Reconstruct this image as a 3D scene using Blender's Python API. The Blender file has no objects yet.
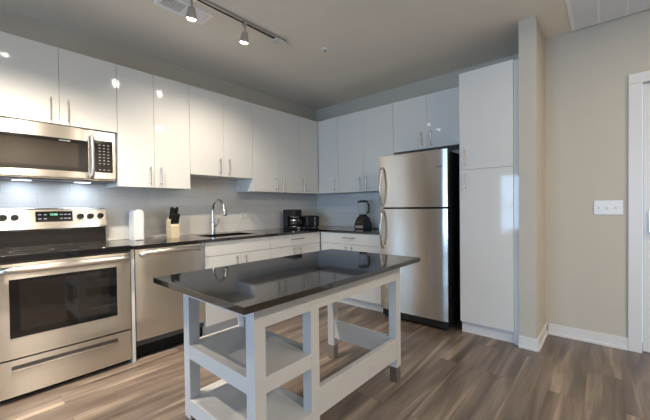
import bpy, bmesh, math, random
from mathutils import Vector, Matrix
S = bpy.context.scene
COL = S.collection
random.seed(4)

# ------------------------------------------------------------------ camera
cam_d = bpy.data.cameras.new('camera'); cam = bpy.data.objects.new('camera', cam_d); COL.objects.link(cam)
yaw, pit, rol = (math.radians(a) for a in (41.25, -0.798, -0.658))
fwd = Vector((-math.sin(yaw), math.cos(yaw), 0)); rgt = Vector((math.cos(yaw), math.sin(yaw), 0)); upv = Vector((0, 0, 1))
F = fwd*math.cos(pit) + upv*math.sin(pit); U = upv*math.cos(pit) - fwd*math.sin(pit)
R2 = rgt*math.cos(rol) + U*math.sin(rol); U2 = U*math.cos(rol) - rgt*math.sin(rol)
M = Matrix((R2, U2, -F)).transposed().to_4x4(); M.translation = Vector((3.306, -3.621, 1.146))
cam.matrix_world = M
cam_d.sensor_width = 36; cam_d.lens = 36*323.51/650
cam_d.shift_x = 1.3/650; cam_d.shift_y = 2.2/650; cam_d.clip_start = .02
S.camera = cam

# ------------------------------------------------------------------ world, light, exposure
S.view_settings.view_transform = 'Standard'; S.view_settings.look = 'None'
S.view_settings.gamma = 1; S.view_settings.use_curve_mapping = False
S.view_settings.exposure = 0.56
W = bpy.data.worlds.new('daylight'); S.world = W; W.use_nodes = True
W.node_tree.nodes['Background'].inputs[0].default_value = (.62, .78, 1, 1)
W.node_tree.nodes['Background'].inputs[1].default_value = 1.2
WARM = (1, .87, .72); DAY = (.43, .68, 1.0)
P_TRACK, P_TRACK_NEAR, P_HALL, P_FILL, P_WINDOW, P_HOOD = 31, 118, 1.5, 42, 116, .45
def area(name, loc, rot, sx, sy, power, col, shape='RECTANGLE'):
    l = bpy.data.lights.new(name, 'AREA'); l.shape = shape; l.size = sx
    if shape == 'RECTANGLE': l.size_y = sy
    l.energy = power; l.color = col
    o = bpy.data.objects.new(name, l); o.location = loc; o.rotation_euler = rot; COL.objects.link(o); return o
area('window_daylight', (2.9, -7.14, 1.215), (math.radians(90), 0, 0), 3.5, 1.53, P_WINDOW, DAY)

# ------------------------------------------------------------------ materials
def mat(name, col, rough=.5, metal=0, spec=.5, coat=0, emis=None, es=0, trans=0, alpha=1, ior=1.5):
    m = bpy.data.materials.new(name); m.use_nodes = True
    b = m.node_tree.nodes['Principled BSDF']
    b.inputs['Base Color'].default_value = (*col, 1); b.inputs['Roughness'].default_value = rough
    b.inputs['Metallic'].default_value = metal; b.inputs['Specular IOR Level'].default_value = spec
    b.inputs['Coat Weight'].default_value = coat; b.inputs['Coat Roughness'].default_value = .04
    b.inputs['Transmission Weight'].default_value = trans; b.inputs['Alpha'].default_value = alpha
    b.inputs['IOR'].default_value = ior
    if emis: b.inputs['Emission Color'].default_value = (*emis, 1); b.inputs['Emission Strength'].default_value = es
    return m
def NT(m): return m.node_tree, m.node_tree.nodes, m.node_tree.links, m.node_tree.nodes['Principled BSDF']
def coords(N, L, scale=(1, 1, 1), rot=(0, 0, 0)):
    g = N.new('ShaderNodeNewGeometry'); mp = N.new('ShaderNodeMapping')
    mp.inputs['Scale'].default_value = scale; mp.inputs['Rotation'].default_value = rot
    L.new(g.outputs['Position'], mp.inputs['Vector']); return mp.outputs[0]
def noise(N, L, vec, sc, det=3, dist=0):
    n = N.new('ShaderNodeTexNoise'); n.inputs['Scale'].default_value = sc; n.inputs['Detail'].default_value = det
    n.inputs['Distortion'].default_value = dist; L.new(vec, n.inputs['Vector']); return n.outputs[0]
def ramp(N, L, fac, stops):
    r = N.new('ShaderNodeValToRGB'); e = r.color_ramp.elements
    while len(e) < len(stops): e.new(.5)
    for k, (p, c) in zip(e, stops): k.position = p; k.color = (*c, 1)
    L.new(fac, r.inputs[0]); return r.outputs[0]
def bump(N, L, b, h, st, dist=.01):
    n = N.new('ShaderNodeBump'); n.inputs['Strength'].default_value = st; n.inputs['Distance'].default_value = dist
    L.new(h, n.inputs['Height']); L.new(n.outputs[0], b.inputs['Normal'])
def painted(name, col, rough=.85, bst=.08):
    m = mat(name, col, rough, spec=.3); T, N, L, b = NT(m); v = coords(N, L)
    L.new(ramp(N, L, noise(N, L, v, 2.2), [(.3, tuple(c*.975 for c in col)), (.7, col)]), b.inputs['Base Color'])
    bump(N, L, b, noise(N, L, v, 260, 2), bst, .002); return m
def steel(name, col=(.74, .715, .67), rough=.27, stretch=(3, 3, 260), aniso=.93):
    m = mat(name, col, rough, 1); T, N, L, b = NT(m); v = coords(N, L, stretch)
    n = noise(N, L, v, 1.0, 4)
    L.new(ramp(N, L, n, [(.25, tuple(c*.93 for c in col)), (.75, tuple(min(1, c*1.05) for c in col))]), b.inputs['Base Color'])
    bump(N, L, b, n, .04, .001)
    b.inputs['Anisotropic'].default_value = aniso; b.inputs['Anisotropic Rotation'].default_value = .25
    t = N.new('ShaderNodeTangent'); t.direction_type = 'RADIAL'; t.axis = 'Z'; L.new(t.outputs[0], b.inputs['Tangent'])
    return m
def granite(name):
    m = mat(name, (.02, .018, .017), .05, spec=.5, ior=1.85); T, N, L, b = NT(m); v = coords(N, L)
    s = ramp(N, L, noise(N, L, v, 330, 3), [(.52, (.007, .006, .006)), (.66, (.03, .026, .023)), (.74, (.12, .10, .085))])
    L.new(s, b.inputs['Base Color'])
    return m
def woodfloor():
    m = mat('plank_floor', (.3, .22, .16), .32, spec=.45); T, N, L, b = NT(m)
    g = N.new('ShaderNodeNewGeometry'); mp = N.new('ShaderNodeMapping'); mp.inputs['Rotation'].default_value = (0, 0, math.radians(90))
    L.new(g.outputs['Position'], mp.inputs[0])
    br = N.new('ShaderNodeTexBrick'); L.new(mp.outputs[0], br.inputs['Vector'])
    br.offset = .37; br.inputs['Scale'].default_value = 1; br.inputs['Brick Width'].default_value = 1.22; br.inputs['Row Height'].default_value = .178
    br.inputs['Mortar Size'].default_value = .0009; br.inputs['Mortar Smooth'].default_value = .2; br.inputs['Bias'].default_value = 0
    br.inputs['Color1'].default_value = (0, 0, 0, 1); br.inputs['Color2'].default_value = (1, 1, 1, 1); br.inputs['Mortar'].default_value = (.5, .5, .5, 1)
    cx = N.new('ShaderNodeVectorMath'); cx.operation = 'SCALE'; cx.inputs['Scale'].default_value = 9.0; L.new(br.outputs['Color'], cx.inputs[0])
    mp2 = N.new('ShaderNodeMapping'); mp2.inputs['Scale'].default_value = (11, .9, 1); L.new(g.outputs['Position'], mp2.inputs[0])
    ad = N.new('ShaderNodeVectorMath'); ad.operation = 'ADD'; L.new(mp2.outputs[0], ad.inputs[0]); L.new(cx.outputs[0], ad.inputs[1])
    n1 = noise(N, L, ad.outputs[0], 1.0, 4, .9)
    col = ramp(N, L, n1, [(.28, (.080, .058, .046)), (.42, (.135, .103, .082)), (.56, (.20, .157, .125)), (.72, (.38, .305, .235))])
    mp3 = N.new('ShaderNodeMapping'); mp3.inputs['Scale'].default_value = (120, 3, 1); L.new(g.outputs['Position'], mp3.inputs[0])
    fine = ramp(N, L, noise(N, L, mp3.outputs[0], 1, 3), [(.3, (.82, .82, .82)), (.7, (1.1, 1.1, 1.1))])
    tone = ramp(N, L, br.outputs['Color'], [(0, (.78, .77, .78)), (1, (1.2, 1.18, 1.14))])
    def mul(a, c):
        x = N.new('ShaderNodeMix'); x.data_type = 'RGBA'; x.blend_type = 'MULTIPLY'; x.inputs[0].default_value = 1
        L.new(a, x.inputs[6]); L.new(c, x.inputs[7]); return x.outputs[2]
    c = mul(mul(col, fine), tone)
    mx = N.new('ShaderNodeMix'); mx.data_type = 'RGBA'; L.new(br.outputs['Fac'], mx.inputs[0]); L.new(c, mx.inputs[6]); mx.inputs[7].default_value = (.085, .065, .052, 1)
    L.new(mx.outputs[2], b.inputs['Base Color']); bump(N, L, b, n1, .06, .003); return m
def tiles(name, axis):
    m = mat(name, (.42, .41, .39), .22, spec=.5); T, N, L, b = NT(m)
    g = N.new('ShaderNodeNewGeometry'); sp = N.new('ShaderNodeSeparateXYZ'); cb = N.new('ShaderNodeCombineXYZ')
    L.new(g.outputs['Position'], sp.inputs[0]); L.new(sp.outputs[axis], cb.inputs[0])
    a = N.new('ShaderNodeMath'); a.operation = 'SUBTRACT'; a.inputs[1].default_value = .878; L.new(sp.outputs[2], a.inputs[0]); L.new(a.outputs[0], cb.inputs[1])
    br = N.new('ShaderNodeTexBrick'); L.new(cb.outputs[0], br.inputs['Vector']); br.offset = .5
    for k, v in (('Scale', 1), ('Brick Width', .40), ('Row Height', .1), ('Mortar Size', .0015), ('Mortar Smooth', .3)): br.inputs[k].default_value = v
    br.inputs['Color1'].default_value = (.69, .68, .65, 1); br.inputs['Color2'].default_value = (.74, .73, .70, 1); br.inputs['Mortar'].default_value = (.56, .55, .53, 1)
    L.new(br.outputs['Color'], b.inputs['Base Color'])
    iv = N.new('ShaderNodeMath'); iv.operation = 'SUBTRACT'; iv.inputs[0].default_value = 1; L.new(br.outputs['Fac'], iv.inputs[1])
    bump(N, L, b, iv.outputs[0], .4, .002); return m
M_ = dict(
    wall=painted('wall_paint', (.53, .49, .42)), ceil=painted('ceiling_paint', (.84, .78, .68)), trim=mat('trim_paint', (.66, .655, .64), .35),
    floor=woodfloor(), tileA=tiles('tile_left', 1), tileB=tiles('tile_rear', 0),
    cab=mat('gloss_white_lacquer', (.67, .665, .635), .06, spec=.5), carc=mat('white_melamine', (.70, .69, .67), .4),
    isl=mat('satin_white_paint', (.52, .52, .51), .32), granite=granite('black_granite'),
    steel=steel('brushed_steel'), steelv=steel('brushed_steel_trim', (.66, .63, .59), .3), chrome=mat('chrome', (.8, .8, .8), .08, 1),
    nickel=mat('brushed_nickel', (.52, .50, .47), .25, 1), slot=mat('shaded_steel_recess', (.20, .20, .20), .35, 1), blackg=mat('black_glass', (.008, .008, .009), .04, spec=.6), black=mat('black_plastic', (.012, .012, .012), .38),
    blackm=mat('black_enamel', (.006, .006, .006), .55, spec=.25), window=mat('tinted_oven_glass', (.022, .017, .014), .04, spec=.8), grey=mat('dark_grey_trim', (.09, .09, .09), .4),
    ring=mat('burner_mark_grey', (.30, .30, .30), .2), white=mat('white_plastic', (.68, .68, .66), .3), mark=mat('light_grey_print', (.62, .62, .62), .5),
    green=mat('display_digits', (.1, .5, .3), .5, emis=(.45, 1, .7), es=1.2), block=mat('beech_wood', (.60, .51, .35), .45),
    foot=steel('island_foot_metal', (.42, .37, .33), .38), glass=mat('clear_glass', (.95, .97, .98), .02, trans=1, ior=1.2), blade=mat('blade_steel', (.6, .6, .6), .25, 1),
    lens=mat('lamp_lens', (1, 1, 1), .4, emis=(1, .93, .82), es=14), hoodlens=mat('hood_lamp_lens', (1, 1, 1), .4, emis=(.75, .87, 1), es=2.5), keys=mat('keypad_print', (.36, .35, .33), .5), coffee=mat('dark_carafe_glass', (.03, .02, .018), .03, spec=.9),
    ventw=mat('vent_enamel', (.86, .85, .83), .4), dark=mat('duct_black', (.05, .05, .05), .8), sink=mat('sink_steel', (.35, .34, .33), .3, 1))
m = bpy.data.materials.new('window_glass'); m.use_nodes = True; T = m.node_tree; T.nodes.clear()
o_, mx, tr, gl, fr = (T.nodes.new('ShaderNode'+k) for k in ('OutputMaterial', 'MixShader', 'BsdfTransparent', 'BsdfGlossy', 'Fresnel'))
gl.inputs['Roughness'].default_value = .02
for a, c in ((fr.outputs[0], mx.inputs[0]), (tr.outputs[0], mx.inputs[1]), (gl.outputs[0], mx.inputs[2]), (mx.outputs[0], o_.inputs[0])): T.links.new(a, c)
M_['pane'] = m

# ------------------------------------------------------------------ mesh helpers (world coordinates in, local meshes out)
def box(bm, x0, y0, z0, x1, y1, z1, bev=0, seg=2):
    x0, x1 = sorted((x0, x1)); y0, y1 = sorted((y0, y1)); z0, z1 = sorted((z0, z1))
    r = bmesh.ops.create_cube(bm, size=1); vs = r['verts']
    for v in vs: v.co = Vector(((x0+x1)/2+v.co.x*(x1-x0), (y0+y1)/2+v.co.y*(y1-y0), (z0+z1)/2+v.co.z*(z1-z0)))
    if bev:
        es = list({e for v in vs for e in v.link_edges})
        bmesh.ops.bevel(bm, geom=es, offset=bev, segments=seg, affect='EDGES', profile=.5)
    return bm
def cyl(bm, p0, p1, r0, r1=None, n=20, bev=0):
    p0, p1 = Vector(p0), Vector(p1); r1 = r0 if r1 is None else r1
    d = p1-p0; q = d.to_track_quat('Z', 'Y').to_matrix().to_4x4(); q.translation = (p0+p1)/2
    r = bmesh.ops.create_cone(bm, cap_ends=True, segments=n, radius1=r0, radius2=r1, depth=d.length, matrix=q)
    if bev:
        es = list({e for v in r['verts'] for e in v.link_edges if any(len(f.verts) > 4 for f in e.link_faces)})
        bmesh.ops.bevel(bm, geom=es, offset=bev, segments=2, affect='EDGES')
    return bm
def lathe(bm, c, prof, n=24):       # prof: (r, z) pairs, closed at both ends
    c = Vector(c); rings = []
    for r, z in prof: rings.append([bm.verts.new(c+Vector((r*math.cos(2*math.pi*i/n), r*math.sin(2*math.pi*i/n), z))) for i in range(n)])
    for a, b in zip(rings, rings[1:]):
        for i in range(n): bm.faces.new((a[i], a[(i+1) % n], b[(i+1) % n], b[i]))
    bm.faces.new(rings[0][::-1]); bm.faces.new(rings[-1]); return bm
def tube(bm, pts, r, n=12, flat=1.0):
    pts = [Vector(p) for p in pts]; rings = []; prev = None
    for i, p in enumerate(pts):
        t = (pts[min(i+1, len(pts)-1)]-pts[max(i-1, 0)]).normalized()
        if prev is None: prev = Vector((0, 0, 1)) if abs(t.z) < .9 else Vector((0, 1, 0))
        u = (prev - t*prev.dot(t)).normalized(); w = t.cross(u); prev = u
        rr = r[i] if isinstance(r, (list, tuple)) else r
        rings.append([bm.verts.new(p + (u*math.cos(a)*flat + w*math.sin(a))*rr) for a in (2*math.pi*k/n for k in range(n))])
    for a, b in zip(rings, rings[1:]):
        for i in range(n): bm.faces.new((a[i], a[(i+1) % n], b[(i+1) % n], b[i]))
    bm.faces.new(rings[0][::-1]); bm.faces.new(rings[-1]); return bm
def prism(bm, pts, d):              # polygon points (world) extruded along vector d
    a = [bm.verts.new(Vector(p)) for p in pts]; b = [bm.verts.new(Vector(p)+Vector(d)) for p in pts]; n = len(a)
    bm.faces.new(a[::-1]); bm.faces.new(b)
    for i in range(n): bm.faces.new((a[i], a[(i+1) % n], b[(i+1) % n], b[i]))
    return bm
def bowed(bm, face, a0, a1, z0, z1, back, front, bow, n=14, rim=.006):
    """door slab whose front is gently bowed across its width; face 'x' looks to +x, 'y' looks to -y"""
    prof = [(0, 0)]
    for i in range(n+1):
        t = i/n; e = min(t, 1-t)*(a1-a0); edge = 0 if e <= 0 else min(1, e/rim)
        prof.append((t, (front-back)*(.94+.06*edge) + bow*(1-(2*t-1)**2)*(1 if front > back else -1)))
    prof.append((1, 0))
    def P(t, d, z):
        a = a0+(a1-a0)*t
        return (back+d, a, z) if face == 'x' else (a, back+d, z)
    prism(bm, [P(t, d, z0) for t, d in prof], (0, 0, z1-z0)); return bm
ORG = {}
def nb(): return bmesh.new()
def part(name, bm, m, parent=None, smooth=True, label=None, origin=None):
    bmesh.ops.recalc_face_normals(bm, faces=bm.faces)
    if parent is not None: og = ORG[parent.name]
    elif origin: og = Vector(origin)
    else:
        xs = [v.co for v in bm.verts]
        og = Vector(((min(c.x for c in xs)+max(c.x for c in xs))/2, (min(c.y for c in xs)+max(c.y for c in xs))/2, min(c.z for c in xs)))
    for v in bm.verts: v.co -= og
    me = bpy.data.meshes.new(name); bm.to_mesh(me); bm.free()
    me.materials.append(M_[m] if isinstance(m, str) else m)
    if smooth:
        me.polygons.foreach_set('use_smooth', [True]*len(me.polygons)); me.set_sharp_from_angle(angle=math.radians(35))
    o = bpy.data.objects.new(name, me); COL.objects.link(o)
    if smooth:
        wn_ = o.modifiers.new('weighted_normal', 'WEIGHTED_NORMAL'); wn_.keep_sharp = True; wn_.weight = 100
    if parent is not None: o.parent = parent
    else: o.location = og
    if label: o['label'] = label
    ORG[o.name] = og; return o
def thing(name, label, cat, loc, group=None):
    o = bpy.data.objects.new(name, None); o.empty_display_size = .1; COL.objects.link(o); o.location = loc
    ORG[o.name] = Vector(loc); o['label'] = label; o['category'] = cat
    if group: o['group'] = group
    return o
def tag(o, label, cat, group=None):
    o['label'] = label; o['category'] = cat
    if group: o['group'] = group
    return o
def struct(name, bm, m, label=None, parent=None):
    o = part(name, bm, m, parent, smooth=False)
    if parent is None: o['kind'] = 'structure'
    if label: o['label'] = label
    return o
def text(name, s, size, loc, rot, m, parent, ext=.0006):
    c = bpy.data.curves.new(name, 'FONT'); c.body = s; c.size = size; c.extrude = ext; c.align_x = 'CENTER'; c.align_y = 'CENTER'
    t = bpy.data.objects.new(name+'_tmp', c); COL.objects.link(t); bpy.context.view_layer.update()
    me = bpy.data.meshes.new_from_object(t); bpy.data.objects.remove(t)
    mt = Matrix.Translation(Vector(loc)-ORG[parent.name]) @ rot; me.transform(mt)
    me.materials.clear(); me.materials.append(M_[m])
    o = bpy.data.objects.new(name, me); COL.objects.link(o); o.parent = parent; ORG[o.name] = ORG[parent.name]; return o
ROTX = Matrix(((0, 0, 1), (1, 0, 0), (0, 1, 0))).to_4x4()         # text readable on a face looking to +x
ROTY = Matrix(((1, 0, 0), (0, 0, -1), (0, 1, 0))).to_4x4()        # text readable on a face looking to -y

# ------------------------------------------------------------------ room shell
HC = 2.615; XR = 5.8; YF = -7.0; YB = -.15; CX0, CX1, CY = 2.771, 2.890, -.626
struct('floor', box(nb(), -.12, YF-.12, -.1, XR+.12, .12, 0), 'floor')
struct('ceiling', box(nb(), -.12, YF-.12, HC, XR+.12, .12, HC+.1), 'ceil')
struct('wall_left', box(nb(), -.12, YF, 0, 0, 0, HC), 'wall')
struct('wall_rear', box(nb(), -.12, 0, 0, CX0, .12, HC), 'wall')
struct('wall_partition', box(nb(), CX0, CY, 0, CX1, .12, HC), 'wall')
DX0, DX1, DZ = 3.508, 4.40, 2.07
bm = nb(); box(bm, CX1, YB, 0, DX0-.012, YB+.12, HC); box(bm, DX1+.012, YB, 0, XR, YB+.12, HC); box(bm, DX0-.012, YB, DZ+.012, DX1+.012, YB+.12, HC)
struct('wall_hall', bm, 'wall')
bm = nb()
box(bm, 0, YF-.12, 0, 1.15, YF, HC); box(bm, 4.65, YF-.12, 0, XR, YF, HC); box(bm, 1.15, YF-.12, 0, 4.65, YF, .45); box(bm, 1.15, YF-.12, 1.98, 4.65, YF, HC)
struct('wall_front', bm, 'wall')
bm = nb(); box(bm, XR, YF, 0, XR+.12, YB, HC)
struct('wall_right', bm, 'wall')
def win(name, ax, a0, a1, c, n):
    fr = nb()
    def bb(b, u0, u1, z0, z1, t0, t1, bev=.003):
        if ax == 'y': box(b, u0, c-t1, z0, u1, c-t0, z1, bev)
        else: box(b, c+t0, u0, z0, c+t1, u1, z1, bev)
    for u0, u1, z0, z1 in ((a0, a1, .45, .51), (a0, a1, 1.92, 1.98), (a0, a0+.06, .51, 1.92), (a1-.06, a1, .51, 1.92), (a0+.06, a1-.06, 1.10, 1.14)): bb(fr, u0, u1, z0, z1, .02, .09)
    for i in range(1, n):
        u = a0+(a1-a0)*i/n; bb(fr, u-.03, u+.03, .51, 1.92, .021, .089)
    o = struct(name, fr, 'trim'); g = nb(); bb(g, a0+.03, a1-.03, .48, 1.95, .055, .060, 0); struct('window_pane', g, 'pane', parent=o)
win('window_1', 'y', 1.15, 4.65, YF, 3)
# door in the hall wall
bm = nb()
for x0, x1, z0, z1 in ((3.428, DX0, 0, DZ), (DX1, 4.48, 0, DZ), (3.428, 4.48, DZ, 2.147)):
    box(bm, x0, YB-.018, z0, x1, YB, z1, .003); 
box(bm, DX0-.010, YB, 0, DX0, YB+.11, DZ); box(bm, DX1, YB, 0, DX1+.010, YB+.11, DZ); box(bm, DX0, YB, DZ, DX1, YB+.11, DZ+.010)
dr = struct('door_1', bm, 'trim')
b = nb(); box(b, DX0+.006, YB+.020, .008, DX1-.006, YB+.062, DZ-.006, .002)
leaf = part('door_leaf', b, 'trim', dr)
b = nb()
for z0, z1 in ((.2, .9), (1.05, 1.92)):
    for u0, u1 in ((DX0+.13, DX0+.40), (DX0+.50, DX0+.77)):
        for q in ((u0, z0, u1, z0+.02), (u0, z1-.02, u1, z1), (u0, z0, u0+.02, z1), (u1-.02, z0, u1, z1)): box(b, q[0], YB+.014, q[1], q[2], YB+.022, q[3], .002)
part('panel_moulding', b, 'trim', leaf)
b = nb(); box(b, 3.541, YB+.004, .925, 3.60, YB+.021, 1.095, .004); box(b, 3.556, YB-.004, 1.0, 3.586, YB+.006, 1.085, .003); part('lock_plate', b, 'nickel', dr, label='brushed nickel lock plate')
b = nb(); cyl(b, (3.571, YB+.006, .965), (3.571, YB-.05, .965), .011); tube(b, [(3.571, YB-.048, .965), (3.60, YB-.052, .965), (3.66, YB-.052, .963), (3.69, YB-.05, .962)], .009); part('door_handle', b, 'nickel', dr)
# baseboards
def bboard(name, x0, y0, x1, y1, nx, ny):
    bm = nb()
    def run(t, z0, z1):
        box(bm, min(x0, x1)+(nx*t if nx < 0 else 0), min(y0, y1)+(ny*t if ny < 0 else 0), z0, max(x0, x1)+(nx*t if nx > 0 else 0), max(y0, y1)+(ny*t if ny > 0 else 0), z1, .002)
    run(.013, .0, .095); run(.021, .0, .022)
    return struct(name, bm, 'trim')
bboard('baseboard_partition', CX0-.004, CY, CX1+.013, CY, 0, -1)
bboard('baseboard_partition_side', CX1, CY, CX1, YB, 1, 0)
bboard('baseboard_hall', CX1+.021, YB, 3.428, YB, 0, -1)
bboard('baseboard_hall_right', 4.48, YB, XR, YB, 0, -1)
bboard('baseboard_right', XR, YF, XR, YB-.021, -1, 0)
bboard('baseboard_front', 0, YF, XR-.021, YF, 0, 1)
bboard('baseboard_left', 0, YF+.021, 0, -3.6, 1, 0)
# tile splashbacks
ZC = .878
struct('trim_1', box(nb(), 0, -3.62, ZC+.002, .008, 0, 1.5), 'tileA', 'grey rectangular wall tiles behind the range and sink')
struct('trim_2', box(nb(), .008, -.008, ZC+.002, 1.52, 0, 1.36), 'tileB', 'grey rectangular wall tiles behind the blender')

# ------------------------------------------------------------------ cabinets
def pull(b, ax, c, a0, a1, front, r=.0055, off=.03):
    """bar pull. ax 'Ax': vertical on +x face at y=c; 'Ay': horizontal on +x face at z=c; 'Bz','Bx' the same on a -y face"""
    ins = .018
    if ax == 'Az': P = lambda u, d: (front+d, c, u)
    if ax == 'Ah': P = lambda u, d: (front+d, u, c)
    if ax == 'Bz': P = lambda u, d: (c, front-d, u)
    if ax == 'Bh': P = lambda u, d: (u, front-d, c)
    cyl(b, P(a0, off), P(a1, off), r, n=12, bev=.0015)
    for u in (a0+ins, a1-ins): cyl(b, P(u, 0), P(u, off), r*.8, n=10)
    return b
G = .0010
def wall_cab_A(label, y0, y1, z0, z1, doors):      # doors: (ya, yb, handle_y)
    t = thing('wall_cabinet', label, 'cabinet', (.17, (y0+y1)/2, z0), 'gloss white wall cabinets')
    part('body', box(nb(), .010, y0+.0008, z0, .318, y1-.0008, z1, .001), 'carc', t)
    for a, b_, h in doors:
        d = part('door', box(nb(), .320, a+G, z0, .342, b_-G, z1-.001, .0012), 'cab', t)
        part('handle', pull(nb(), 'Az', h, z0+.018, z0+.178, .342), 'nickel', d)
def wall_cab_B(label, x0, x1, z0, z1, doors):
    t = thing('wall_cabinet', label, 'cabinet', ((x0+x1)/2, -.17, z0), 'gloss white wall cabinets')
    part('body', box(nb(), x0+.0008, -.318, z0, x1-.0008, -.010, z1, .001), 'carc', t)
    for a, b_, h in doors:
        d = part('door', box(nb(), a+G, -.342, z0, b_-G, -.320, z1-.001, .0012), 'cab', t)
        part('handle', pull(nb(), 'Bz', h, z0+.018, z0+.178, -.342), 'nickel', d)
ZT = 2.318
wall_cab_A('short gloss white double-door wall cabinet above the microwave', -3.475, -2.747, 1.768, ZT, [(-3.475, -3.111, -3.162), (-3.111, -2.747, -3.064)])
wall_cab_A('tall gloss white double-door wall cabinet right of the microwave', -2.746, -2.147, 1.338, ZT, [(-2.746, -2.466, -2.508), (-2.466, -2.147, -2.420)])
wall_cab_A('shorter gloss white double-door wall cabinet above the faucet', -2.146, -1.426, 1.478, ZT, [(-2.146, -1.787, -1.838), (-1.787, -1.426, -1.735)])
wall_cab_A('gloss white double-door wall cabinet above the black coffee maker', -1.425, -.692, 1.338, ZT, [(-1.425, -1.052, -1.102), (-1.052, -.692, -1.000)])
wall_cab_A('gloss white single-door corner wall cabinet at the end of the left wall', -.691, -.345, 1.338, ZT, [(-.691, -.345, -.640)])
wall_cab_B('gloss white single-door corner wall cabinet on the rear wall', .345, .687, 1.338, ZT, [(.345, .687, .634)])
wall_cab_B('gloss white double-door wall cabinet above the blender', .688, 1.488, 1.338, ZT, [(.688, 1.081, 1.036), (1.081, 1.488, 1.129)])
wall_cab_B('short gloss white double-door wall cabinet above the refrigerator', 1.489, 2.290, 1.756, ZT, [(1.489, 1.883, 1.829), (1.883, 2.290, 1.932)])

def base_cab_A(label, y0, y1, yb, drawer_handle, handles, ztop=.853):
    t = thing('base_cabinet', label, 'cabinet', (.31, (y0+y1)/2, 0), 'gloss white base cabinets')
    b = nb(); zt = .60 if drawer_handle is None else ztop
    box(b, .012, y0+.001, .10, .618, yb-.001, zt, .001)
    if drawer_handle is None: box(b, .56, y0+.001, zt, .618, yb-.001, ztop)
    part('body', b, 'carc', t)
    part('toe_kick', box(nb(), .03, y0+.001, 0, .570, yb-.001, .099), 'carc', t)
    d = part('drawer_front', box(nb(), .620, y0+G, .722, .640, y1-G, .848, .0012), 'cab', t)
    if drawer_handle: part('handle', pull(nb(), 'Ah', .797, *drawer_handle, .640), 'nickel', d)
    mid = (y0+y1)/2
    for a, b_, h in ((y0, mid, handles[0]), (mid, y1, handles[1])):
        d = part('door', box(nb(), .620, a+G, .104, .640, b_-G, .718, .0012), 'cab', t)
        part('handle', pull(nb(), 'Az', h, .53, .70, .640), 'nickel', d)
base_cab_A('gloss white sink base cabinet beside the dishwasher', -2.172, -1.441, -1.441, None, (-1.858, -1.757))
base_cab_A('gloss white base cabinet with a drawer below the coffee maker', -1.440, -.662, -.012, (-1.157, -.952), (-1.114, -1.012))
t = thing('base_cabinet', 'gloss white base cabinet with a drawer below the blender', 'cabinet', (1.08, -.31, 0), 'gloss white base cabinets')
part('body', box(nb(), .645, -.618, .10, 1.505, -.012, .853, .001), 'carc', t)
part('toe_kick', box(nb(), .645, -.570, 0, 1.505, -.03, .099), 'carc', t)
d = part('drawer_front', box(nb(), .643, -.640, .722, 1.505-G, -.620, .848, .0012), 'cab', t); part('handle', pull(nb(), 'Bh', .797, 1.0, 1.172, -.640), 'nickel', d)
for a, b_, h in ((.643, 1.083, 1.04), (1.083, 1.505, 1.126)):
    d = part('door', box(nb(), a+G, -.640, .104, b_-G, -.620, .718, .0012), 'cab', t); part('handle', pull(nb(), 'Bz', h, .53, .70, -.640), 'nickel', d)
tag(part('filler_panel', box(nb(), .012, -2.761, 0, .632, -2.738, .852, .001), 'cab'), 'narrow white filler panel between range and dishwasher', 'panel')
tag(part('filler_panel', box(nb(), 2.7315, -.600, 0, 2.7695, -.57, 2.330, .001), 'cab'), 'narrow white filler strip between pantry cabinet and wall column', 'panel')
# pantry
t = thing('pantry_cabinet', 'full-height gloss white pantry cabinet beside the refrigerator', 'cabinet', (2.516, -.3, 0))
part('body', box(nb(), 2.302, -.589, .10, 2.730, -.012, 2.333, .001), 'carc', t)
part('toe_kick', box(nb(), 2.306, -.573, 0, 2.730, -.03, .099), 'carc', t)
for z0, z1, h0, h1 in ((.106, 1.466, 1.29, 1.436), (1.470, 2.333, 1.500, 1.648)):
    d = part('door', box(nb(), 2.303, -.612, z0, 2.729, -.590, z1, .0012), 'cab', t); part('handle', pull(nb(), 'Bz', 2.352, h0, h1, -.612), 'nickel', d)

# ------------------------------------------------------------------ countertop with sink cut-out
SX0, SX1, SY0, SY1 = .175, .515, -2.03, -1.50
bm = nb(); z0, z1, xf = .8535, ZC, .653
outer = [(0, -2.758), (xf, -2.758), (xf, -.653), (1.512, -.653), (1.512, 0), (0, 0)]
ow = [bm.verts.new((.009 if x == 0 else x, -.009 if y == 0 else y, z1)) for x, y in outer]
hw = [bm.verts.new((x, y, z1)) for x, y in ((SX0, SY0), (SX1, SY0), (SX1, SY1), (SX0, SY1))]
ed = [bm.edges.new((l[i], l[(i+1) % len(l)])) for l in (ow, hw) for i in range(len(l))]
r = bmesh.ops.triangle_fill(bm, edges=ed, use_beauty=True, use_dissolve=False)
fs = [f for f in bm.faces]
r = bmesh.ops.extrude_face_region(bm, geom=fs)
for v in [g for g in r['geom'] if isinstance(g, bmesh.types.BMVert)]: v.co.z = z0
ct = part('countertop', bm, 'granite', smooth=False); tag(ct, 'L-shaped polished black stone countertop along the two tiled walls', 'countertop')
t = thing('sink', 'undermount stainless steel sink set into the black countertop', 'sink', ((SX0+SX1)/2, (SY0+SY1)/2, .66))
b = nb(); w = .004; e = .006
box(b, SX0-e, SY0-e, .66, SX1+e, SY1+e, .664)
for q in ((SX0-e, SY0-e, SX0-e+w, SY1+e), (SX1+e-w, SY0-e, SX1+e, SY1+e), (SX0-e, SY0-e, SX1+e, SY0-e+w), (SX0-e, SY1+e-w, SX1+e, SY1+e)): box(b, q[0], q[1], .664, q[2], q[3], .853)
part('basin', b, 'sink', t); part('drain', cyl(nb(), (.34, -1.76, .664), (.34, -1.76, .668), .045), 'chrome', t)
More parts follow.
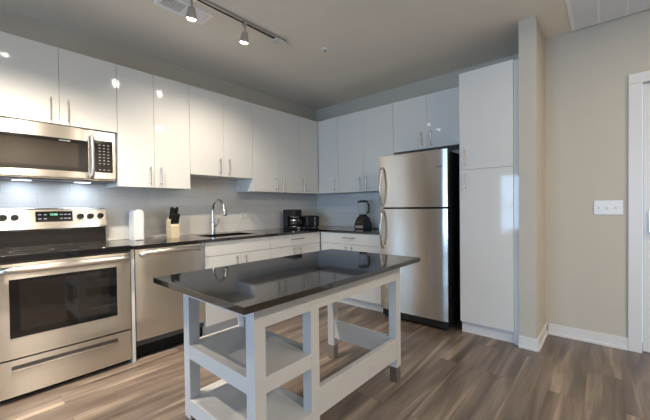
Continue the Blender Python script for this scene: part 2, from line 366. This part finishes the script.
# faucet
t = thing('faucet', 'tall chrome gooseneck faucet with side lever behind the sink', 'faucet', (.115, -1.79, ZC))
part('base', lathe(nb(), (.115, -1.79, ZC), [(.030, 0), (.030, .006), (.022, .014), (.021, .10), (.017, .13), (.0145, .14)]), 'chrome', t)
pts = [(.115, -1.79, ZC+.13), (.115, -1.79, 1.09)] + [(.115+.11-.11*math.cos(a), -1.79, 1.13+.11*math.sin(a)) for a in [math.pi*k/12 for k in range(0, 11)]] + [(.336, -1.79, 1.155)]
part('spout', tube(nb(), pts, .0135, 14), 'chrome', t)
part('spray_head', tube(nb(), [(.333, -1.79, 1.165), (.336, -1.79, 1.150), (.345, -1.79, 1.125), (.358, -1.79, 1.085), (.360, -1.79, 1.079)], [.0145, .0165, .021, .021, .015], 16), 'chrome', t)
b = nb(); cyl(b, (.115, -1.79, .965), (.115, -1.75, .965), .012, n=16, bev=.002); tube(b, [(.115, -1.748, .965), (.12, -1.735, .99), (.13, -1.722, 1.045)], [.009, .0075, .006], 10); part('lever', b, 'chrome', t)

# ------------------------------------------------------------------ range
RY0, RY1 = -3.475, -2.766
t = thing('range', 'stainless steel electric range with black glass cooktop', 'range', (.32, (RY0+RY1)/2, 0))
part('body', box(nb(), .012, RY0, .03, .600, RY1, .838, .003), 'grey', t)
part('toe_kick', box(nb(), .05, RY0+.01, 0, .585, RY1-.01, .03), 'blackm', t)
ck = nb(); box(ck, .012, RY0, .8385, .655, RY1, .885, .006, 3); ck = part('cooktop', ck, 'blackg', t)
for cx_, cy_, rr in ((.20, -3.28, .075), (.20, -2.95, .10), (.46, -3.29, .11), (.46, -2.95, .08), (.12, -3.11, .055)):
    b = nb()
    for q in (rr,):
        for i in range(40):
            a, c = 2*math.pi*i/40, 2*math.pi*(i+1)/40
            vs = [b.verts.new((cx_+k*math.cos(u), cy_+k*math.sin(u), .8856)) for k, u in ((q, a), (q, c), (q-.004, c), (q-.004, a))]; b.faces.new(vs)
    bmesh.ops.remove_doubles(b, verts=b.verts, dist=1e-5)
    part('burner_ring', b, 'ring', ck)
bg = nb(); prism(bg, [(.012, RY0, .8855), (.055, RY0, .8855), (.050, RY0, 1.001), (.012, RY0, 1.001)], (0, RY1-RY0, 0)); part('backguard_base', bg, 'blackg', t)
bg = nb(); prism(bg, [(.012, RY0, 1.002), (.080, RY0, 1.0), (.090, RY0, 1.010), (.082, RY0, 1.032), (.064, RY0, 1.150), (.052, RY0, 1.166), (.012, RY0, 1.168)], (0, RY1-RY0, 0)); cp = part('control_panel', bg, 'steel', t)
def on_panel(z, d=0): return .082-(z-1.012)*(.018/.138)+d
def slab(y0, y1, z0, z1, d0, d1):
    b = nb(); prism(b, [(on_panel(z0, d0), y0, z0), (on_panel(z0, d1), y0, z0), (on_panel(z1, d1), y0, z1), (on_panel(z1, d0), y0, z1)], (0, y1-y0, 0)); return b
dp = part('display', slab(-3.222, -2.997, 1.062, 1.142, -.004, .002), 'blackg', cp)
text('clock_digits', '12:00', .022, (on_panel(1.117, .0026), -3.115, 1.117), ROTX, 'green', dp)
for y in (-3.197, -3.165, -3.068, -3.042, -3.018):
    for z in (1.086, 1.117): part('button', slab(y-.009, y+.009, z-.004, z+.004, .0018, .003), 'mark', dp, smooth=False)
for y in (-3.396, -3.335, -2.946, -2.878, -2.808):
    b = nb(); z = 1.098; x = on_panel(z); cyl(b, (x-.003, y, z), (x+.026, y, z+.003), .0235, .020, 24, .003); box(b, x+.022, y-.004, z-.018, x+.032, y+.004, z+.022, .002)
    part('knob', b, 'black', cp)
od = nb(); bowed(od, 'x', RY0+.002, RY1-.002, .262, .832, .602, .638, .003)
od = part('oven_door', od, 'steel', t)
wn = part('oven_window_frame', box(nb(), .632, -3.418, .385, .6430, -2.857, .738, .002), 'blackg', od)
part('window', box(nb(), .6425, -3.372, .425, .6442, -2.905, .715), 'window', wn, label='dark see-through oven glass')
b = nb()
pts = [(.640, RY0+.022, .792), (.668, RY0+.024, .795), (.684, RY0+.045, .797)] + [(.688+.006*math.sin(math.pi*k/8), RY0+.08+(RY1-RY0-.16)*k/8, .797) for k in range(9)] + [(.684, RY1-.045, .797), (.668, RY1-.024, .795), (.640, RY1-.022, .792)]
tube(b, pts, .021, 16); part('handle', b, 'steelv', od)
dw = nb(); bowed(dw, 'x', RY0+.002, RY1-.002, .034, .252, .602, .636, .003); dw = part('storage_drawer', dw, 'steel', t)
part('finger_pull', box(nb(), .637, -3.414, .194, .6400, -2.857, .219, .001), 'slot', dw); part('pull_lip', box(nb(), .637, -3.414, .186, .648, -2.857, .1945, .002), 'steelv', dw)

# ------------------------------------------------------------------ microwave
t = thing('microwave', 'stainless steel over-the-range microwave above the cooktop', 'microwave', (.17, (RY0-2.755)/2, 1.375))
MY0, MY1, MZ0, MZ1 = -3.473, -2.757, 1.378, 1.766
part('body', box(nb(), .010, MY0, MZ0, .296, MY1, MZ1, .003), 'steel', t)
md = nb(); bowed(md, 'x', MY0, -2.942, MZ0+.012, MZ1-.002, .297, .326, .004); md = part('door', md, 'steel', t)
wf = part('door_glass', box(nb(), .322, MY0+.012, 1.438, .3345, -2.945, 1.672, .003), 'blackg', md)
part('window', box(nb(), .334, MY0+.05, 1.466, .3352, -3.005, 1.645), 'window', wf, label='brownish mesh window')
text('brand_name', 'FRIGIDAIRE', .013, (.3349, -3.085, 1.656), ROTX, 'mark', wf)
fp = part('front_panel', box(nb(), .297, -2.941, MZ0+.012, .327, MY1, MZ1-.002, .004), 'steel', t)
cpn = part('control_panel', box(nb(), .3265, -2.900, 1.442, .3295, -2.780, 1.690, .001), 'blackg', fp)
for i in range(3):
    for j in range(9):
        if j in (1,): continue
        y = -2.868+i*.029; z = 1.462+j*.024; part('button', box(nb(), .3292, y-.006, z-.0025, .3302, y+.006, z+.0025), 'keys', cpn, smooth=False)
b = nb(); pts = [(.326, -2.922, 1.712), (.352, -2.922, 1.706)] + [(.362+.007*math.sin(math.pi*k/8), -2.922, 1.69-.27*k/8) for k in range(9)] + [(.352, -2.922, 1.408), (.326, -2.922, 1.402)]
tube(b, pts, .0125, 14); part('handle', b, 'steelv', md)
part('bottom_vent', box(nb(), .03, MY0+.01, MZ0-.008, .31, MY1-.01, MZ0, .002), 'grey', t)
for y in (-3.30, -2.94): part('lamp_lens', box(nb(), .10, y-.05, MZ0-.0105, .17, y+.05, MZ0-.0082, .001), 'hoodlens', t)
for y in (-3.30, -2.94):
    l = area('hood_lamp', (.135, y, MZ0-.013), (0, 0, 0), .07, .10, P_HOOD, (.66, .80, 1)); l.parent = t; l.location -= ORG[t.name]

# ------------------------------------------------------------------ dishwasher
DY0, DY1 = -2.735, -2.175
t = thing('dishwasher', 'stainless steel dishwasher under the counter beside the range', 'dishwasher', (.32, (DY0+DY1)/2, 0))
part('body', box(nb(), .03, DY0+.002, .10, .600, DY1-.002, .848), 'grey', t)
part('toe_kick', box(nb(), .04, DY0+.002, 0, .565, DY1-.002, .099), 'blackm', t)
part('kick_panel', box(nb(), .566, DY0+.002, .02, .580, DY1-.002, .147), 'blackm', t)
d = nb(); bowed(d, 'x', DY0+.002, DY1-.002, .152, .846, .602, .636, .005); d = part('door', d, 'steel', t)
b = nb(); pts = [(.636, DY0+.045, .80), (.655, DY0+.05, .808), (.668, DY0+.075, .815)] + [(.672+.006*math.sin(math.pi*k/8), DY0+.10+(DY1-DY0-.2)*k/8, .817) for k in range(9)] + [(.668, DY1-.075, .815), (.655, DY1-.05, .808), (.636, DY1-.045, .80)]
tube(b, pts, .019, 16); part('handle', b, 'steelv', d)

# ------------------------------------------------------------------ refrigerator
FX0, FX1 = 1.527, 2.227
t = thing('refrigerator', 'stainless steel top-freezer refrigerator with black sides', 'refrigerator', ((FX0+FX1)/2, -.35, 0))
part('body', box(nb(), FX0+.004, -.648, .03, FX1-.004, -.03, 1.655, .006), 'blackm', t)
part('foot_grille', box(nb(), FX0+.01, -.680, .022, FX1-.01, -.649, .092, .004), 'black', t)
for x in (FX0+.06, FX1-.06):
    for y in (-.60, -.09): part('foot', cyl(nb(), (x, y, 0), (x, y, .03), .018), 'black', t)
for nm, z0, z1 in (('fridge_door', .098, 1.124), ('freezer_door', 1.142, 1.664)):
    b = nb(); bowed(b, 'y', FX0, FX1, z0, z1, -.655, -.705, .014, 24, .006); dd = part(nm, b, 'steel', t)
    part('gasket', box(nb(), FX0+.012, -.6545, z0+.01, FX1-.012, -.6485, z1-.01), 'black', dd)
    h0, h1 = (.727, 1.105) if nm == 'fridge_door' else (1.165, 1.545)
    hx = FX0+.038; pts = [(hx, -.704, h0), (hx, -.732, h0+.012)] + [(hx, -.742-.022*math.sin(math.pi*k/8), h0+.03+(h1-h0-.06)*k/8) for k in range(9)] + [(hx, -.732, h1-.012), (hx, -.704, h1)]
    part('handle', tube(nb(), pts, .0125, 14), 'nickel', dd)
    if nm == 'freezer_door':
        bd = part('badge', box(nb(), 2.108, -.7115, 1.500, 2.185, -.706, 1.514, .001), 'steelv', dd)
        text('brand_name', 'FRIGIDAIRE', .0115, (2.1465, -.7120, 1.507), ROTY, 'grey', bd)
b = nb(); box(b, FX1-.085, -.70, 1.6645, FX1-.01, -.60, 1.684, .004); part('hinge_cover', b, 'black', t)

# ------------------------------------------------------------------ kitchen island
IX0, IX1, IY0, IY1, IZ = 1.624, 2.384, -2.983, -1.612, .812
lx0, lx1, ly0, ly1, ym, lw = 1.694, 2.281, -2.868, -1.695, -2.550, .056
t = thing('kitchen_island', 'white open-shelf island table with black stone top', 'island', ((IX0+IX1)/2, (IY0+IY1)/2, 0))
part('top', box(nb(), IX0, IY0, IZ-.027, IX1, IY1, IZ, .002), 'granite', t, label='polished black stone top')
def leg(x, y, foot=True):
    l = part('leg', box(nb(), x, y, .10, x+lw, y+lw, IZ-.0275, .002), 'isl', t)
    part('foot', box(nb(), x+.002, y+.002, 0, x+lw-.002, y+lw-.002, .10, .002), 'foot', l, label='brushed metal foot cap')
for x in (lx0, lx1-lw):
    for y in (ly0, ym, ly1-lw): leg(x, y)
e = .006
b = nb()
box(b, lx1-lw+.004, ly0+lw, .672, lx1-.001, ym, IZ-.028); box(b, lx1-lw+.004, ym+lw, .672, lx1-.001, ly1-lw, IZ-.028)
box(b, lx0+.001, ly0+lw, .672, lx0+.022, ym, IZ-.028); box(b, lx0+.001, ym+lw, .672, lx0+.022, ly1-lw, IZ-.028)
box(b, lx0+lw, ly0+.001, .715, lx1-lw, ly0+.022, IZ-.028); box(b, lx0+lw, ly1-.022, .672, lx1-lw, ly1-.001, IZ-.028)
part('apron', b, 'isl', t)
b = nb(); box(b, lx1-.030, ym+lw, .158, lx1-.001, ly1-lw, .292, .0015); part('stretcher', b, 'isl', t)
b = nb(); box(b, lx0+lw, ly1-lw+.008, .158, lx1-lw, ly1-lw+.034, .292, .0015); part('stretcher', b, 'isl', t)
for zt, h in ((.472, .067), (.200, .075)):
    b = nb(); box(b, lx0+.003, ly0+.022, zt-.022, lx1-.003, ym+lw-.003, zt-.001)
    # notch-free shelf: rails close the open sides between the legs
    box(b, lx0+lw, ly0+.001, zt-h, lx1-lw, ly0+.022, zt); box(b, lx0+lw, ym+lw-.022, zt-h, lx1-lw, ym+lw-.001, zt)
    box(b, lx1-.022, ly0+lw, zt-h, lx1-.001, ym, zt); box(b, lx0+.001, ly0+lw, zt-h, lx0+.022, ym, zt)
    part('shelf', b, 'isl', t, smooth=False)

# ------------------------------------------------------------------ things on the counter
def arch(x0, x1, y0, y1, z0, z1):
    b = nb(); r = (y1-y0)/2; yc = (y0+y1)/2
    pts = [(x0, y0, z0), (x0, y1, z0)] + [(x0, yc+r*math.cos(a), z1-r+r*math.sin(a)) for a in [math.pi*k/16 for k in range(17)]]
    return prism(b, pts, (x1-x0, 0, 0))
t = thing('napkin_dispenser', 'white upright arch-topped dispenser box beside the range', 'dispenser', (.15, -2.552, ZC))
part('body', arch(.075, .205, -2.592, -2.512, ZC, 1.150), 'white', t); part('front_plate', arch(.2055, .212, -2.584, -2.520, ZC+.006, 1.138), 'white', t)
part('grip_slot', arch(.2122, .2135, -2.559, -2.541, ZC+.03, 1.105), 'ventw', t)
t = thing('knife_block', 'pale wood knife block beside the white dispenser', 'knife block', (.17, -2.28, ZC))
b = nb(); prism(b, [(.13, -2.288, ZC), (.235, -2.288, ZC), (.235, -2.288, ZC+.110), (.165, -2.288, ZC+.195), (.13, -2.288, ZC+.155)], (0, .078, 0))
part('block', b, 'block', t)
dirv = Vector((.30, .04, .95)).normalized(); k = 0
kl = [['lower left', 'lower middle', 'lower right'], ['upper left', 'upper middle', 'upper right']]
for row, (bx_, bz, ln) in enumerate(((.218, ZC+.134, .098), (.183, ZC+.178, .118))):
    for i in range(3):
        y = -2.274+i*.0255; p = Vector((bx_, y, bz)); L_ = ln-(.010 if i == 1 else 0)
        kn = thing('kitchen_knife', 'black-handled knife, %s of the six in the wood block' % kl[row][i], 'knife', p, 'knives in the knife block')
        b = nb(); tube(b, [p+dirv*.001, p+dirv*.012, p+dirv*L_*.5, p+dirv*L_*.85, p+dirv*L_], [.009, .012, .011, .0125, .008], 10, 1.2); part('handle', b, 'black', kn)
        b = nb(); q = p+dirv*(L_*.4); cyl(b, q+Vector((0, -.012, 0)), q+Vector((0, .012, 0)), .0018, n=8); part('rivet', b, 'nickel', kn)
# coffee maker
t = thing('coffee_maker', 'black drip coffee maker with glass carafe left of the toaster', 'coffee maker', (.27, -.78, ZC))
part('base', box(nb(), .12, -.80, ZC, .36, -.670, ZC+.03, .008, 3), 'black', t)
part('water_tank', box(nb(), .12, -.795, ZC+.03, .20, -.675, 1.075, .008, 3), 'black', t)
part('brew_head', box(nb(), .12, -.798, 1.045, .345, -.672, 1.128, .010, 3), 'black', t)
part('filter_basket', cyl(nb(), (.272, -.740, 1.025), (.272, -.740, 1.046), .05, .06), 'steelv', t)
part('warming_plate', cyl(nb(), (.28, -.740, ZC+.030), (.28, -.740, ZC+.034), .062), 'nickel', t)
cf = part('carafe', lathe(nb(), (.28, -.740, ZC+.0345), [(.05, 0), (.062, .02), (.064, .05), (.052, .085), (.042, .10), (.044, .108)]), 'coffee', t)
part('band', lathe(nb(), (.28, -.740, ZC+.105), [(.0565, 0), (.0565, .012), (.054, .0125), (.054, .0001)]), 'chrome', cf)
part('handle', tube(nb(), [(.325, -.725, ZC+.125), (.355, -.705, ZC+.12), (.358, -.70, ZC+.07), (.330, -.725, ZC+.055)], .006, 8), 'black', cf)
part('switch', box(nb(), .3605, -.77, ZC+.010, .363, -.73, ZC+.022), 'mark', t)
# toaster
t = thing('toaster', 'black two-slot toaster in the counter corner', 'toaster', (.27, -.50, ZC))
b = nb(); box(b, .175, -.585, ZC+.012, .355, -.34, 1.040, .022, 4); bd = part('body', b, 'black', t)
for x in (.225, .285): part('slot', box(nb(), x-.014, -.55, 1.0395, x+.014, -.375, 1.0412), 'grey', bd)
part('end_trim', box(nb(), .3545, -.45, ZC+.03, .3585, -.425, 1.02, .001), 'steelv', t)
part('lever', box(nb(), .358, -.448, .975, .376, -.427, .988, .003), 'black', t)
for x in (.20, .32):
    for y in (-.56, -.37): part('foot', cyl(nb(), (x, y, ZC), (x, y, ZC+.013), .010, n=12), 'black', t)
# blender
bx, by = 1.012, -.26
t = thing('blender', 'black countertop blender with clear jar left of the refrigerator', 'blender', (bx, by, ZC))
b = nb(); prism(b, [(bx-.095, by-.09, ZC), (bx+.095, by-.09, ZC), (bx+.095, by+.09, ZC), (bx-.095, by+.09, ZC)], (0, 0, .001))
b.free(); b = nb()
lo = [b.verts.new((bx+.085*sx, by+.088*sy, ZC)) for sx, sy in ((-1, -1), (1, -1), (1, 1), (-1, 1))]
mi = [b.verts.new((bx+.080*sx, by+.084*sy, ZC+.06)) for sx, sy in ((-1, -1), (1, -1), (1, 1), (-1, 1))]
hi = [b.verts.new((bx+.056*sx, by+.052*sy, ZC+.155)) for sx, sy in ((-1, -1), (1, -1), (1, 1), (-1, 1))]
b.faces.new(lo[::-1]); b.faces.new(hi)
for A_, B_ in ((lo, mi), (mi, hi)):
    for i in range(4): b.faces.new((A_[i], A_[(i+1) % 4], B_[(i+1) % 4], B_[i]))
bmesh.ops.bevel(b, geom=list(b.edges), offset=.010, segments=3, affect='EDGES')
bs = part('motor_base', b, 'black', t)
part('control_strip', box(nb(), bx-.055, by-.0915, ZC+.012, bx+.055, by-.0865, ZC+.044, .002), 'steelv', bs)
part('dial', cyl(nb(), (bx, by-.088, ZC+.075), (bx, by-.064, ZC+.083), .020, n=20, bev=.002), 'nickel', bs)
part('jar_collar', cyl(nb(), (bx, by, ZC+.155), (bx, by, ZC+.180), .055, .048, 24, .003), 'black', t)
o = part('jar', lathe(nb(), (bx, by, ZC+.181), [(.050, 0), (.055, .02), (.064, .145), (.061, .1452), (.052, .022), (.046, .006)]), 'glass', t)
part('lid', lathe(nb(), (bx, by, ZC+.327), [(.066, 0), (.069, .004), (.068, .022), (.040, .024), (.036, .030)]), 'black', t)
part('jar_handle', tube(nb(), [(bx+.062, by, ZC+.31), (bx+.088, by-.005, ZC+.305), (bx+.092, by-.006, ZC+.25), (bx+.082, by-.004, ZC+.205), (bx+.056, by, ZC+.20)], .0085, 10, 1.3), 'black', t)
part('power_cord', tube(nb(), [(bx+.06, by+.05, ZC+.02), (bx+.12, by+.04, ZC+.006), (bx+.22, by+.02, ZC+.006), (bx+.30, by+.08, ZC+.006), (bx+.36, by+.12, ZC+.006), (bx+.40, by+.10, ZC+.006)], .0045, 8), 'black', t)

# ------------------------------------------------------------------ outlets and switches
def plate(name, label, cat, face, a, z, gangs, kind, w=None):
    w = w or (.07+.046*(gangs-1)); h = .115 if kind == 'v' else .072
    t = thing(name, label, cat, (.008, a, z-h/2) if face == 'x' else (a, YB, z-h/2))
    pm = 'ventw' if label.startswith('upright') else 'white'
    def bx_(u0, z0, u1, z1, d0, d1, bev): return box(nb(), .008+d0, u0, z0, .008+d1, u1, z1, bev) if face == 'x' else box(nb(), u0, YB-d1, z0, u1, YB-d0, z1, bev)
    part('cover_plate', bx_(a-w/2, z-h/2, a+w/2, z+h/2, 0, .006, .002), pm, t)
    return t, bx_
t, f = plate('wall_outlet', 'white horizontal wall outlet on the grey tiles right of the faucet', 'outlet', 'x', -1.31, 1.07, 1, 'h', .115)
for s in (-1, 1):
    k_ = part('socket', f(-1.31+s*.026-.018, 1.07-.016, -1.31+s*.026+.018, 1.07+.016, .006, .008, .002), 'trim', t)
    for q in (-1, 1): part('slot', f(-1.31+s*.026-.005, 1.07+q*.006-.0012, -1.31+s*.026+.005, 1.07+q*.006+.0012, .0079, .0084, 0), 'grey', k_)
t, f = plate('light_switch', 'white three-gang light switch plate on the beige wall', 'switch', 'y', 3.311, 1.121, 3, 'v', .176)
for i in (-1, 0, 1):
    u = 3.311+i*.052; part('toggle', f(u-.006, 1.121-.010, u+.006, 1.121+.014, .006, .016, .002), 'trim', t)
    part('toggle_recess', f(u-.009, 1.121-.018, u+.009, 1.121+.018, .0058, .0068, 0), 'ventw', t)

# ------------------------------------------------------------------ ceiling fittings
TX, TZ = 1.175, HC
t = thing('track_light', 'brushed metal ceiling track light with adjustable spot heads', 'track light', (TX, -2.8, TZ-.02))
b = nb()
box(b, TX-.018, -3.98, TZ-.022, TX-.010, -1.68, TZ); box(b, TX+.010, -3.98, TZ-.022, TX+.018, -1.68, TZ); box(b, TX-.010, -3.98, TZ-.006, TX+.010, -1.68, TZ)
part('rail', b, 'nickel', t, smooth=False); part('rail_channel', box(nb(), TX-.010, -3.98, TZ-.012, TX+.010, -1.68, TZ-.0065), 'dark', t, smooth=False)
part('power_feed', box(nb(), TX-.045, -1.80, TZ-.034, TX+.030, -1.69, TZ-.0225, .004), 'white', t)
for y in (-2.10, -2.53, -3.32, -3.80):
    h = nb(); cyl(h, (TX, y, TZ-.045), (TX, y, TZ-.0225), .020, n=16, bev=.002); cyl(h, (TX, y, TZ-.092), (TX, y, TZ-.045), .006, n=10)
    h = part('lamp_head', h, 'nickel', t)
    dv = Vector((-.36, .12, -.925) if y > -3 else (-.17, .0, -1)).normalized(); p0 = Vector((TX, y, TZ-.088)); p1 = p0+dv*.072
    part('lamp_shade', cyl(nb(), p0, p1, .020, .038, 20), 'nickel', h); part('lens', cyl(nb(), p1+dv*.0005, p1+dv*.012, .030, .024, 20), 'lens', h)
    l = bpy.data.lights.new('spot_lamp', 'SPOT'); l.energy = P_TRACK if y > -3 else P_TRACK_NEAR; l.color = WARM; l.spot_size = math.radians(118 if y > -3 else 122); l.spot_blend = 1; l.shadow_soft_size = .025
    o = bpy.data.objects.new('spot_lamp', l); COL.objects.link(o); o.parent = t; o.location = p1+dv*.04-ORG[t.name]; o.rotation_euler = dv.to_track_quat('-Z', 'Y').to_euler()
# supply vent
t = thing('ceiling_vent', 'small white ceiling air vent beside the track light', 'vent', (.975, -2.46, HC-.012))
vx0, vx1, vy0, vy1 = .885, 1.065, -2.665, -2.30
b = nb()
for q in ((vx0, vy0, vx1, vy0+.03), (vx0, vy1-.03, vx1, vy1), (vx0, vy0+.03, vx0+.03, vy1-.03), (vx1-.03, vy0+.03, vx1, vy1-.03)): box(b, q[0], q[1], HC-.010, q[2], q[3], HC, .001)
part('frame', b, 'ventw', t); part('duct_opening', box(nb(), vx0+.031, vy0+.031, HC-.003, vx1-.031, vy1-.031, HC-.001), 'dark', t, smooth=False)
b = nb(); y = vy0+.036
while y < vy1-.20: box(b, vx0+.03, y, HC-.010, vx1-.03, y+.006, HC-.003); y += .013
while y < vy1-.036: box(b, vx0+.03, y, HC-.010, vx1-.03, y+.009, HC-.003); y += .0105
part('louvre', b, 'ventw', t, smooth=False)
# return vent
t = thing('return_air_vent', 'large white ribbed return air grille on the ceiling by the door', 'vent', (3.5, -.44, HC-.012))
rx0, rx1, ry0, ry1 = 3.08, 3.92, -.72, -.175
b = nb()
for q in ((rx0, ry0, rx1, ry0+.025), (rx0, ry1-.025, rx1, ry1), (rx0, ry0+.025, rx0+.025, ry1-.025), (rx1-.025, ry0+.025, rx1, ry1-.025)): box(b, q[0], q[1], HC-.013, q[2], q[3], HC, .001)
for i in range(1, 5):
    x = rx0+.012+(rx1-rx0-.024)*i/5; box(b, x-.009, ry0+.025, HC-.014, x+.009, ry1-.025, HC-.002)
part('frame', b, 'ventw', t); part('duct_opening', box(nb(), rx0+.026, ry0+.026, HC-.003, rx1-.026, ry1-.026, HC-.001), 'grey', t, smooth=False)
b = nb(); y = ry0+.030
while y < ry1-.036: box(b, rx0+.025, y, HC-.011, rx1-.025, y+.0050, HC-.003); y += .0115
part('louvre', b, 'ventw', t, smooth=False)
t = thing('fire_sprinkler', 'small recessed fire sprinkler on the ceiling over the island', 'sprinkler', (1.335, -1.33, HC-.012))
part('escutcheon', lathe(nb(), (1.335, -1.33, HC-.006), [(.030, 0), (.034, .003), (.034, .006)]), 'ventw', t); part('nozzle', lathe(nb(), (1.335, -1.33, HC-.022), [(.010, 0), (.012, .003), (.006, .006), (.007, .016)]), 'nickel', t)
# hall downlight (its glint shows in the cabinet doors) and two added fill lamps
for x, y, p, lab in ((3.45, -1.15, P_HALL, 'recessed ceiling downlight in the hall by the return grille'), (5.1, -2.9, P_FILL, 'added fill downlight behind the camera near the right wall'), (5.1, -1.7, P_FILL*.5, 'added fill downlight near the right wall, nearest the hall door')):
    t = thing('downlight', lab, 'ceiling light', (x, y, HC-.012), 'recessed downlights')
    b = nb(); lathe(b, (x, y, HC-.006), [(.085, 0), (.098, .002), (.098, .006)], 28); part('trim_ring', b, 'white', t)
    part('lens', lathe(nb(), (x, y, HC-.009), [(.07, 0), (.075, .0025)], 28), 'lens', t)
    l = area('downlight_lamp', (x, y, HC-.012), (0, 0, 0), .14, .14, p, WARM, 'DISK'); l.parent = t; l.location -= ORG[t.name]
